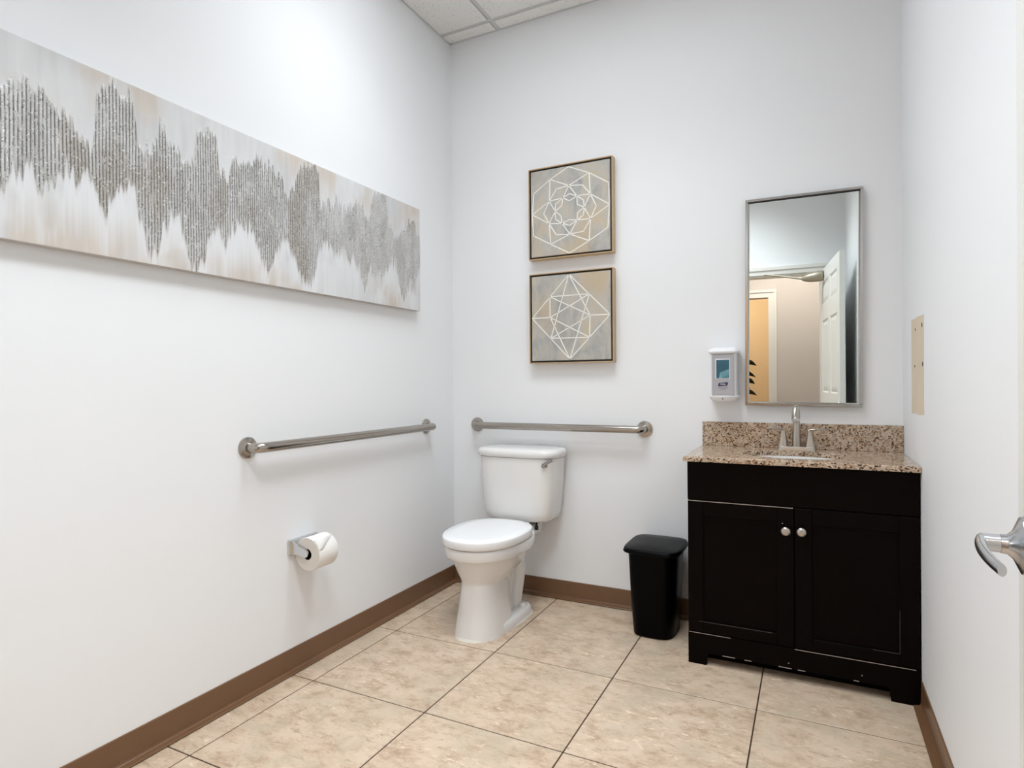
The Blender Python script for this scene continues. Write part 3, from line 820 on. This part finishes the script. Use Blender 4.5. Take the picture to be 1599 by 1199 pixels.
# seat ring and lid
def seat_ring(k, z): return ring_fb(-0.722+k, -0.255-k*0.5, 0.181-k, z, 2.15, 2.7, 64, 0.52)
bm = bmesh.new(); loft([seat_ring(0.014, 0.398), seat_ring(0.012, 0.400), seat_ring(0.011, 0.408), seat_ring(0.012, 0.414)], True, True, bm)
tl('seat', bm, M['seat_plastic'])
def lid_ring(k, z): return ring_fb(-0.728+k, -0.238-k*0.4, 0.184-k, z, 2.15, 2.7, 64, 0.52)
bm = bmesh.new()
loft([lid_ring(0.008, 0.4055), lid_ring(0.003, 0.4065), lid_ring(0.001, 0.410), lid_ring(0.0, 0.436), lid_ring(0.0012, 0.4395), lid_ring(0.0045, 0.442), lid_ring(0.05, 0.4445), lid_ring(0.11, 0.4455)], True, True, bm)
tl('lid', bm, M['seat_plastic'])
for s in (-1, 1):
    bm = lathe([(0.010, -0.018), (0.012, -0.016), (0.012, 0.016), (0.010, 0.018)], (TX+s*0.085, -0.235, 0.424), 'x', 16)
    tl('hinge', bm, M['seat_plastic'])
# tank
bm = bmesh.new()
def tank_ring(hw, dep, z, k=0.0): return superellipse(TX+0.004, -0.105, hw, dep, 0.092, z, 64, 3.4, 6)
rings = [tank_ring(0.140, 0.080, 0.424), tank_ring(0.172, 0.098, 0.429), tank_ring(0.187, 0.105, 0.442), tank_ring(0.195, 0.108, 0.470), tank_ring(0.204, 0.111, 0.54), tank_ring(0.213, 0.112, 0.64), tank_ring(0.218, 0.113, 0.744)]
loft(rings, True, True, bm)
tl('tank', bm, M['porcelain'])
bm = bmesh.new()
rings = [tank_ring(0.213, 0.106, 0.744), tank_ring(0.224, 0.117, 0.7475), tank_ring(0.2285, 0.121, 0.752), tank_ring(0.2295, 0.122, 0.768), tank_ring(0.227, 0.119, 0.778), tank_ring(0.218, 0.110, 0.786), tank_ring(0.195, 0.090, 0.7895), tank_ring(0.15, 0.06, 0.7905)]
loft(rings, True, True, bm)
tl('tank_lid', bm, M['porcelain'])
# flush lever
LX, LY, LZ = TX+0.172, -0.192, 0.714
lev = tl('flush_lever', lathe([(0.016, 0.0), (0.016, 0.004), (0.011, 0.007), (0.010, 0.014), (0.0125, 0.018), (0.011, 0.023), (0.0, 0.025)], (LX, LY, LZ), (0.12, -1, 0), 20), M['lever_chrome'])
bm = tube([(LX, LY-0.018, LZ), (LX+0.010, LY-0.022, LZ+0.008), (LX+0.028, LY-0.022, LZ+0.020), (LX+0.046, LY-0.016, LZ+0.030)], [0.0075, 0.0070, 0.0080, 0.0092], 12)
obj('lever_arm', bm, M['lever_chrome'], lev, smooth=50)
# tank bolt under the tank
tl('tank_bolt', lathe([(0.009, 0), (0.009, 0.02), (0.005, 0.021), (0.005, 0.036)], (TX+0.118, -0.175, 0.388), 'z', 12), M['dark'])

# ------------------------------------------------------------------ trash can
can = tag(empty('trash_can', (1.186, -0.172, 0)), 'black plastic trash can with lid between toilet and vanity', 'trash can')
bm = bmesh.new()
def can_ring(hx, hf, hb, z, e=3.6): return superellipse(0, 0, hx, hf, hb, z, 72, e, e)
rings = [can_ring(0.084, 0.118, 0.10, 0.0), can_ring(0.092, 0.126, 0.108, 0.006), can_ring(0.099, 0.134, 0.115, 0.10), can_ring(0.105, 0.141, 0.122, 0.22), can_ring(0.111, 0.148, 0.128, 0.358), can_ring(0.111, 0.148, 0.128, 0.374)]
loft(rings, True, True, bm)
obj('body', bm, M['black_plastic'], can, smooth=40)
bm = bmesh.new()
rings = [can_ring(0.112, 0.149, 0.130, 0.370, 4), can_ring(0.126, 0.163, 0.142, 0.371, 4.6), can_ring(0.128, 0.165, 0.144, 0.374, 4.8), can_ring(0.1245, 0.161, 0.141, 0.385, 4.8), can_ring(0.122, 0.158, 0.139, 0.3885, 4.8), can_ring(0.119, 0.154, 0.136, 0.3895, 4.8), can_ring(0.112, 0.146, 0.130, 0.3915, 4.4), can_ring(0.05, 0.07, 0.06, 0.396)]
loft(rings, True, True, bm)
obj('lid', bm, M['black_plastic'], can, smooth=40)

# ------------------------------------------------------------------ long textured painting on the left wall
PL, PH, PY0, PZ0, PT = 1.832, 0.517, -2.20, 1.4905, 0.036
TOP = [(0.0, 0.36), (0.061, 0.376), (0.108, 0.407), (0.152, 0.405), (0.184, 0.367), (0.217, 0.35), (0.252, 0.309), (0.273, 0.282), (0.286, 0.447), (0.328, 0.505), (0.387, 0.49), (0.399, 0.37), (0.415, 0.334), (0.45, 0.362), (0.468, 0.438), (0.504, 0.399), (0.531, 0.364), (0.579, 0.353), (0.59, 0.466), (0.621, 0.487), (0.662, 0.455), (0.677, 0.366), (0.704, 0.336), (0.727, 0.41), (0.75, 0.428), (0.785, 0.409), (0.821, 0.451), (0.858, 0.448), (0.897, 0.445), (0.936, 0.426), (0.968, 0.329), (1.004, 0.414), (1.019, 0.484), (1.078, 0.519), (1.131, 0.508), (1.137, 0.362), (1.201, 0.39), (1.234, 0.411), (1.276, 0.386), (1.338, 0.426), (1.393, 0.441), (1.43, 0.362), (1.47, 0.5), (1.561, 0.538), (1.58, 0.384), (1.633, 0.329), (1.735, 0.434), (1.782, 0.445), (1.817, 0.368), (1.84, 0.36)]
BOT = [(0.0, 0.12), (0.059, 0.109), (0.083, 0.179), (0.119, 0.198), (0.149, 0.135), (0.195, 0.17), (0.209, 0.219), (0.265, 0.205), (0.287, 0.149), (0.309, 0.115), (0.325, 0.175), (0.389, 0.226), (0.404, 0.113), (0.429, 0.051), (0.455, 0.014), (0.473, 0.103), (0.492, 0.168), (0.529, 0.151), (0.547, 0.084), (0.576, 0.035), (0.606, 0.022), (0.627, 0.118), (0.659, 0.172), (0.691, 0.103), (0.748, 0.192), (0.794, 0.203), (0.83, 0.131), (0.879, 0.047), (0.912, 0.126), (0.946, 0.196), (0.987, 0.151), (1.028, 0.049), (1.087, 0.036), (1.127, 0.166), (1.166, 0.197), (1.231, 0.186), (1.299, 0.175), (1.37, 0.138), (1.406, 0.031), (1.446, 0.151), (1.525, 0.112), (1.609, 0.218), (1.695, 0.041), (1.742, 0.144), (1.777, 0.092), (1.827, 0.227), (1.84, 0.22)]

def vnoise(u, v, seed):
    """smooth value noise on numpy arrays"""
    rng = np.random.RandomState(seed); G = rng.rand(256, 256)
    i, j = np.floor(u).astype(int), np.floor(v).astype(int)
    a, b = u-i, v-j
    a = a*a*(3-2*a); b = b*b*(3-2*b)
    g = lambda p, q: G[p % 256, q % 256]
    return (g(i, j)*(1-a)+g(i+1, j)*a)*(1-b) + (g(i, j+1)*(1-a)+g(i+1, j+1)*a)*b
def fbm(u, v, seed, oct=4):
    s, amp, tot = 0, 1.0, 0
    for k in range(oct):
        s = s + amp*vnoise(u*2**k, v*2**k, seed+k); tot += amp; amp *= 0.5
    return s/tot
def sstep(a, b, x):
    t = np.clip((x-a)/(b-a), 0, 1); return t*t*(3-2*t)

def painting():
    root = tag(empty('painting', (0.0, PY0+PL/2, PZ0)), 'long abstract painting with silver ridged texture on the left wall', 'painting')
    nx, nz = 1600, 240
    s = np.linspace(0, PL, nx); t = np.linspace(0, PH, nz)
    S, Z = np.meshgrid(s, t)                       # nz x nx
    lin3 = lambda c: np.array(lin(c)[:3])
    # ground: white-grey with vertical brushing and beige clouds near the top and bottom edges
    brush = fbm(S*55, Z*5, 11, 4); cloud = fbm(S*7, Z*6, 21, 3); cl2 = fbm(S*5+9, Z*5, 31, 3)
    edge = np.maximum(sstep(0.62*PH, PH, Z), sstep(0.30*PH, 0.0, Z))
    beige = np.clip(edge*sstep(0.40, 0.66, cloud)*1.0, 0, 1)
    col = lin3((216, 216, 217))[None, None]*(1-0) + 0*S[..., None]
    col = col*(1-0.55*sstep(0.45, 0.75, cl2)[..., None]) + lin3((192, 191, 192))*(0.55*sstep(0.45, 0.75, cl2)[..., None])
    col = col*(1-beige[..., None]) + lin3((206, 197, 188))*beige[..., None]
    col = col*(0.90+0.18*brush[..., None])
    # the band
    jx = (fbm(S*150, Z*0+3, 41, 2)-0.5)
    tp_ = np.interp(s, [p[0] for p in TOP], [p[1] for p in TOP])[None, :] + jx*0.075
    bt_ = np.interp(s, [p[0] for p in BOT], [p[1] for p in BOT])[None, :] + (fbm(S*140+50, Z*0+7, 43, 2)-0.5)*0.09 + (fbm(S*35+5, Z*0+2, 45, 2)-0.5)*0.05
    inner = np.minimum(tp_-Z, Z-bt_)
    band = sstep(-0.004, 0.010, inner)
    soft = sstep(-0.045, 0.01, inner)
    col = col*(1-0.30*soft[..., None]) + lin3((222, 221, 222))*(0.30*soft[..., None])*1.0
    # bright cloud below the band
    below = sstep(0.0, 0.03, bt_-Z)*sstep(0.19, 0.02, bt_-Z)
    wc = (below*sstep(0.30, 0.55, fbm(S*18, Z*9, 51, 3)))[..., None]*0.8
    col = col*(1-wc) + lin3((226, 226, 228))*wc
    silver = fbm(S*30, Z*14, 61, 4)
    sv = lin3((168, 165, 161))*(1-silver[..., None]) + lin3((214, 213, 211))*silver[..., None]
    taupe = sstep(0.52, 0.68, fbm(S*9, Z*4, 63, 2))[..., None]*0.5
    sv = sv*(1-taupe) + lin3((160, 148, 134))*taupe
    hole = sstep(0.50, 0.62, fbm(S*26, Z*9, 67, 3))*np.interp(S, [0, 1.1, 1.2, 1.84], [0.28, 0.28, 0.45, 0.40])
    b3 = (band*(0.92-hole))[..., None]
    col = col*(1-b3) + sv*b3
    # ridges: comb of vertical grooves, strong to the left, fading at the right end
    pitch = 0.0092
    wob = (fbm(S*8, Z*10, 71, 2)-0.5)*0.0035
    ph = ((S+wob)/pitch) % 1.0
    comb = np.exp(-((ph-0.5)/0.145)**2)             # groove
    strength = sstep(0.0, 0.022, inner)*np.interp(S, [0, 0.9, 1.13, 1.2, 1.84], [1, 1, 0.85, 0.42, 0.34])
    idx = np.floor((S+wob)/pitch)
    broken = sstep(0.26, 0.42, fbm(idx*7.3, Z*26, 81, 3))
    groove = comb*strength*(0.25+0.75*broken)
    col = col*(1-0.88*groove[..., None]) + lin3((46, 42, 38))*(0.88*groove[..., None])
    # crusty specks, dark and bright
    rng = np.random.RandomState(5)
    sp = fbm(S*330, Z*260, 91, 2)
    dk = sstep(0.74, 0.82, sp)*band
    lt = sstep(0.28, 0.18, sp)*band
    col = col*(1-0.75*dk[..., None]) + lin3((58, 54, 50))*(0.75*dk[..., None])
    col = col*(1-0.8*lt[..., None]) + lin3((236, 236, 236))*(0.8*lt[..., None])
    height = PT + 0.0004*brush + band*0.0014 + band*strength*0.0016*(1-comb) - 0.0006*groove + lt*0.0012 - dk*0.0006
    height[0, :] = height[-1, :] = PT; height[:, 0] = height[:, -1] = PT
    gl = np.clip(band*0.8*(1-groove), 0, 1)
    verts = np.stack([height, S-PL/2, Z], -1).reshape(-1, 3)
    ii = np.arange(nx*nz).reshape(nz, nx)
    quads = np.stack([ii[:-1, :-1], ii[:-1, 1:], ii[1:, 1:], ii[1:, :-1]], -1).reshape(-1, 4)
    me = bpy.data.meshes.new('painted_surface')
    me.vertices.add(len(verts)); me.vertices.foreach_set('co', verts.astype(np.float32).ravel())
    me.loops.add(quads.size); me.loops.foreach_set('vertex_index', quads.astype(np.int32).ravel())
    me.polygons.add(len(quads)); me.polygons.foreach_set('loop_start', np.arange(0, quads.size, 4, dtype=np.int32))
    me.update(calc_edges=True)
    at = me.attributes.new('paint', 'FLOAT_COLOR', 'POINT')
    rgba = np.concatenate([np.clip(col, 0, 1), np.ones_like(S)[..., None]], -1).astype(np.float32)
    at.data.foreach_set('color', rgba.ravel())
    g = me.attributes.new('gloss', 'FLOAT', 'POINT'); g.data.foreach_set('value', gl.astype(np.float32).ravel())
    me.materials.append(M['heavy_paint'])
    o = bpy.data.objects.new('painted_surface', me); C.objects.link(o); o.parent = root
    obj('stretched_canvas', box(0.002, PT-0.0008, -PL/2, PL/2, 0, PH, bevel=0.0015, seg=1), M['canvas_side'], root)
painting()

# ------------------------------------------------------------------ two framed geometric pictures
def framed(name, label, z0, z1, mat, V, E):
    x0, x1, dep = 0.4985, 0.953, 0.045
    cx, cz = (x0+x1)/2, (z0+z1)/2; hw, hh = (x1-x0)/2, (z1-z0)/2
    r = tag(empty(name, (cx, 0, cz)), label, 'picture', 'framed geometric pictures above the toilet')
    f, g = 0.0048, 0.0090
    obj('frame_rail', box(-hw, hw, -dep, -0.002, hh-f, hh, bevel=0.001, seg=1), M['gold'], r)
    obj('frame_rail', box(-hw, hw, -dep, -0.002, -hh, -hh+f, bevel=0.001, seg=1), M['gold'], r)
    obj('frame_stile', box(-hw, -hw+f, -dep, -0.002, -hh+f, hh-f, bevel=0.001, seg=1), M['gold'], r)
    obj('frame_stile', box(hw-f, hw, -dep, -0.002, -hh+f, hh-f, bevel=0.001, seg=1), M['gold'], r)
    obj('shadow_gap', box(-hw+f, hw-f, -dep+0.010, -0.004, -hh+f, hh-f), M['black_gap'], r)
    a, b = hw-f-g, hh-f-g
    cv = obj('canvas', box(-a, a, -dep+0.003, -0.008, -b, b, bevel=0.0015, seg=1), mat, r)
    bm = bmesh.new()
    for p, q in E:
        P = Vector(((V[p][0]*2-1)*a, 0, (V[p][1]*2-1)*b)); Q = Vector(((V[q][0]*2-1)*a, 0, (V[q][1]*2-1)*b))
        for K in (P, Q):
            K.x = max(-a+0.002, min(a-0.002, K.x)); K.z = max(-b+0.002, min(b-0.002, K.z))
        d = (Q-P).normalized(); nrm = Vector((-d.z, 0, d.x))*0.0029
        P = P - d*0.001; Q = Q + d*0.001
        y0, y1 = -dep+0.0032, -dep+0.0018
        ring = lambda K: [K+nrm+Vector((0, y0, 0)), K-nrm+Vector((0, y0, 0)), K-nrm*0.7+Vector((0, y1, 0)), K+nrm*0.7+Vector((0, y1, 0))]
        loft([ring(P), ring(Q)], True, True, bm)
    obj('line_pattern', bm, M['white_line'], cv)
    return r
VA = {'a0': (0.494, 0.99), 'a1': (0.749, 0.883), 'a2': (0.984, 0.738), 'a3': (0.995, 0.496), 'a4': (0.973, 0.244), 'a5': (0.745, 0.122), 'a6': (0.497, 0.007), 'a7': (0.259, 0.13), 'a8': (0.03, 0.255), 'a9': (0.018, 0.499), 'a10': (0.039, 0.745), 'a11': (0.255, 0.88), 'b0': (0.495, 0.776), 'b1': (0.763, 0.644), 'b2': (0.764, 0.367), 'b3': (0.503, 0.222), 'b4': (0.239, 0.371), 'b5': (0.244, 0.631), 'p0': (0.669, 0.757), 'p1': (0.834, 0.5), 'p2': (0.676, 0.234), 'p3': (0.331, 0.233), 'p4': (0.168, 0.496), 'p5': (0.334, 0.757), 'c0': (0.597, 0.644), 'c1': (0.687, 0.504), 'c2': (0.598, 0.37), 'c3': (0.408, 0.355), 'c4': (0.317, 0.505), 'c5': (0.419, 0.645), 'd0': (0.501, 0.682), 'e0': (0.501, 0.6), 'd1': (0.678, 0.586), 'e1': (0.601, 0.548), 'd2': (0.678, 0.419), 'e2': (0.601, 0.451), 'd3': (0.5, 0.322), 'e3': (0.5, 0.388), 'd4': (0.324, 0.41), 'e4': (0.392, 0.445), 'd5': (0.323, 0.587), 'e5': (0.403, 0.554)}
EA = [('a%d' % i, 'a%d' % ((i+1) % 12)) for i in range(12)]
for i in range(6):
    j = (i+1) % 6
    EA += [('b%d' % i, 'a%d' % ((2*i+1) % 12)), ('b%d' % i, 'a%d' % ((2*i-1) % 12)),
           ('b%d' % i, 'p%d' % i), ('p%d' % i, 'b%d' % j), ('b%d' % i, 'c%d' % i), ('b%d' % i, 'c%d' % ((i-1) % 6)),
           ('c%d' % ((i-1) % 6), 'd%d' % i), ('d%d' % i, 'c%d' % i), ('c%d' % ((i-1) % 6), 'e%d' % i), ('e%d' % i, 'c%d' % i)]
framed('framed_picture', 'upper gold-framed picture of a white line rosette on grey beige', 1.7595, 2.2325, M['mottle_a'], VA, EA)
VB = {'T': (0.487, 0.995), 'R': (0.992, 0.502), 'B': (0.493, 0.011), 'L': (0.005, 0.507), 'n1': (0.241, 0.75), 'n2': (0.741, 0.75), 'n3': (0.749, 0.507), 'n4': (0.244, 0.506), 'n5': (0.252, 0.261), 'n6': (0.741, 0.255)}
EB = [tuple(k.split('-')) for k in 'T-L T-R L-B B-R n1-n2 n5-n6 n1-n4 n3-n6 L-n4 R-n3 T-n5 T-n3 B-n4 B-n2 n1-n3 n2-n4 n4-n6 n3-n5'.split()]
framed('framed_picture', 'lower gold-framed picture of a white line diamond on grey beige', 1.2195, 1.6855, M['mottle_b'], VB, EB)

# ------------------------------------------------------------------ open door at the right edge
HX, HYD = 1.962, -2.925                 # hinge
FXD, FYD = 2.049, -1.970                # free edge, face towards the room
ang = math.atan2(FXD-HX, FYD-HYD)       # from +y towards +x
LEN = math.hypot(FXD-HX, FYD-HYD)
door = empty('door_1', (HX, HYD, 0), -ang)   # local +y runs along the leaf, local -x faces the room
tag(door, 'white six-panel door standing open at the right edge', 'door', kind='structure')
TH, DZ0, DZ1 = 0.035, 0.008, 2.038
obj('leaf', box(0.006, TH-0.006, 0, LEN, DZ0, DZ1), M['door_paint'], door)
st = 0.115; mid = 0.095
c0, c1 = st, (LEN-mid)/2; c2, c3 = (LEN+mid)/2, LEN-st
rows = [(0.235, 0.86), (1.02, 1.615), (1.75, 1.935)]
for xs, xe in ((0.0, 0.0065), (TH-0.0065, TH)):
    bm = box(xs, xe, 0, c0, DZ0, DZ1)
    box(xs, xe, c3, LEN, DZ0, DZ1, bm=bm)
    box(xs, xe, c1, c2, DZ0, DZ1, bm=bm)
    zz = [DZ0] + [v for rw in rows for v in rw] + [DZ1]
    for k in range(0, len(zz), 2):
        for ya, yb in ((c0, c1), (c2, c3)):
            box(xs, xe, ya, yb, zz[k], zz[k+1], bm=bm)
    obj('stile_and_rail', bm, M['door_paint'], door)
for side in (0, 1):
    for ya, yb in ((c0, c1), (c2, c3)):
        for za, zb in rows:
            bm = bmesh.new()
            def rr_(i, x): return [Vector((x, ya+i, za+i)), Vector((x, yb-i, za+i)), Vector((x, yb-i, zb-i)), Vector((x, ya+i, zb-i))]
            xs = [0.0005, 0.006, 0.006, 0.0015] if side == 0 else [TH-0.0005, TH-0.006, TH-0.006, TH-0.0015]
            loft([rr_(0.0, xs[0]), rr_(0.012, xs[1]), rr_(0.020, xs[2]), rr_(0.045, xs[3])], False, True, bm)
            obj('door_panel', bm, M['door_paint'], door)
# lever handles on both faces
LZ_, LYB = 0.9335, LEN-0.066
for side in (-1, 1):
    x0 = 0.0 if side < 0 else TH
    ax = (side, 0, 0)
    rose = obj('rose', lathe([(0.034, 0.0), (0.034, 0.004), (0.032, 0.008), (0.024, 0.0115), (0.016, 0.015), (0.0115, 0.020), (0.0108, 0.026)], (x0, LYB, LZ_), ax, 32), M['satin'], door, smooth=35)
    obj('spindle_neck', lathe([(0.0103, 0.0262), (0.0102, 0.044)], (x0, LYB, LZ_), ax, 24), M['satin'], rose, smooth=35)
    xo = x0 + side*0.041
    p = bez((xo-side*0.002, LYB+0.015, LZ_+0.001), (xo+side*0.010, LYB-0.01, LZ_+0.001), (xo+side*0.006, LYB-0.06, LZ_-0.003), (xo-side*0.002, LYB-0.112, LZ_-0.003), 12)
    rad = [0.002, 0.0065, 0.0092] + [0.0090-0.0026*i/9 for i in range(10)]
    obj('lever', tube(p, rad, 20, squash=(1.0, 0.62)), M['satin'], rose, smooth=50)
for z in (0.22, 1.02, 1.82):
    obj('hinge', lathe([(0.007, -0.045), (0.007, 0.045)], (TH+0.004, -0.006, z), 'z', 12), M['satin'], door, smooth=40)
# overhead closer
cl = obj('door_closer', lathe([(0.040, 0.0), (0.044, 0.02), (0.043, 0.06), (0.036, 0.11), (0.022, 0.15), (0.010, 0.165)], (0.0, 0.20, 1.985), (-0.97, -0.2, -0.10), 24), M['closer'], door, smooth=40)
obj('closer_arm', tube([(-0.15, 0.17, 1.968), (-0.25, 0.08, 2.005), (-0.44, 0.0, 2.052)], 0.008, 10), M['closer'], cl, smooth=50)

# ------------------------------------------------------------------ plant across the hall, seen in the mirror
pl = tag(empty('potted_plant', (1.155, -5.05, 0)), 'dark leafy potted plant in the lit room seen in the mirror', 'plant')
obj('pot', lathe([(0.10, 0), (0.14, 0.25), (0.15, 0.26), (0.15, 0.29), (0.13, 0.29), (0.12, 0.26)], (0, 0, 0), 'z', 24), M['pot'], pl, smooth=40)
obj('stem', tube([(0, 0, 0.2), (0.01, 0, 0.6), (0.03, 0.01, 1.0), (0.02, 0.0, 1.36)], 0.012, 8), M['leaf'], pl, smooth=True)
for k in range(14):
    z = 0.98 + 0.028*k; a = k*2.4
    d = Vector((math.cos(a), math.sin(a), 0)); n_ = (Vector((-d.y, d.x, 0))*0.55 + Vector((0, 0, 0.85)))
    bm = bmesh.new(); rows_ = []
    for i in range(6):
        t = i/5; wv = 0.034*math.sin(math.pi*min(1, t*0.93+0.05))
        c = Vector((0.02, 0, z)) + d*(0.02+0.15*t) + Vector((0, 0, 0.05*t-0.09*t*t))
        rows_.append([bm.verts.new(c-n_*wv), bm.verts.new(c+Vector((0, 0, -0.006))), bm.verts.new(c+n_*wv)])
    for a_, b_ in zip(rows_[:-1], rows_[1:]):
        bm.faces.new((a_[0], a_[1], b_[1], b_[0])); bm.faces.new((a_[1], a_[2], b_[2], b_[1]))
    lf = obj('leaf', bm, M['leaf'], pl, smooth=True)
    sm = lf.modifiers.new('thick', 'SOLIDIFY'); sm.thickness = 0.0015
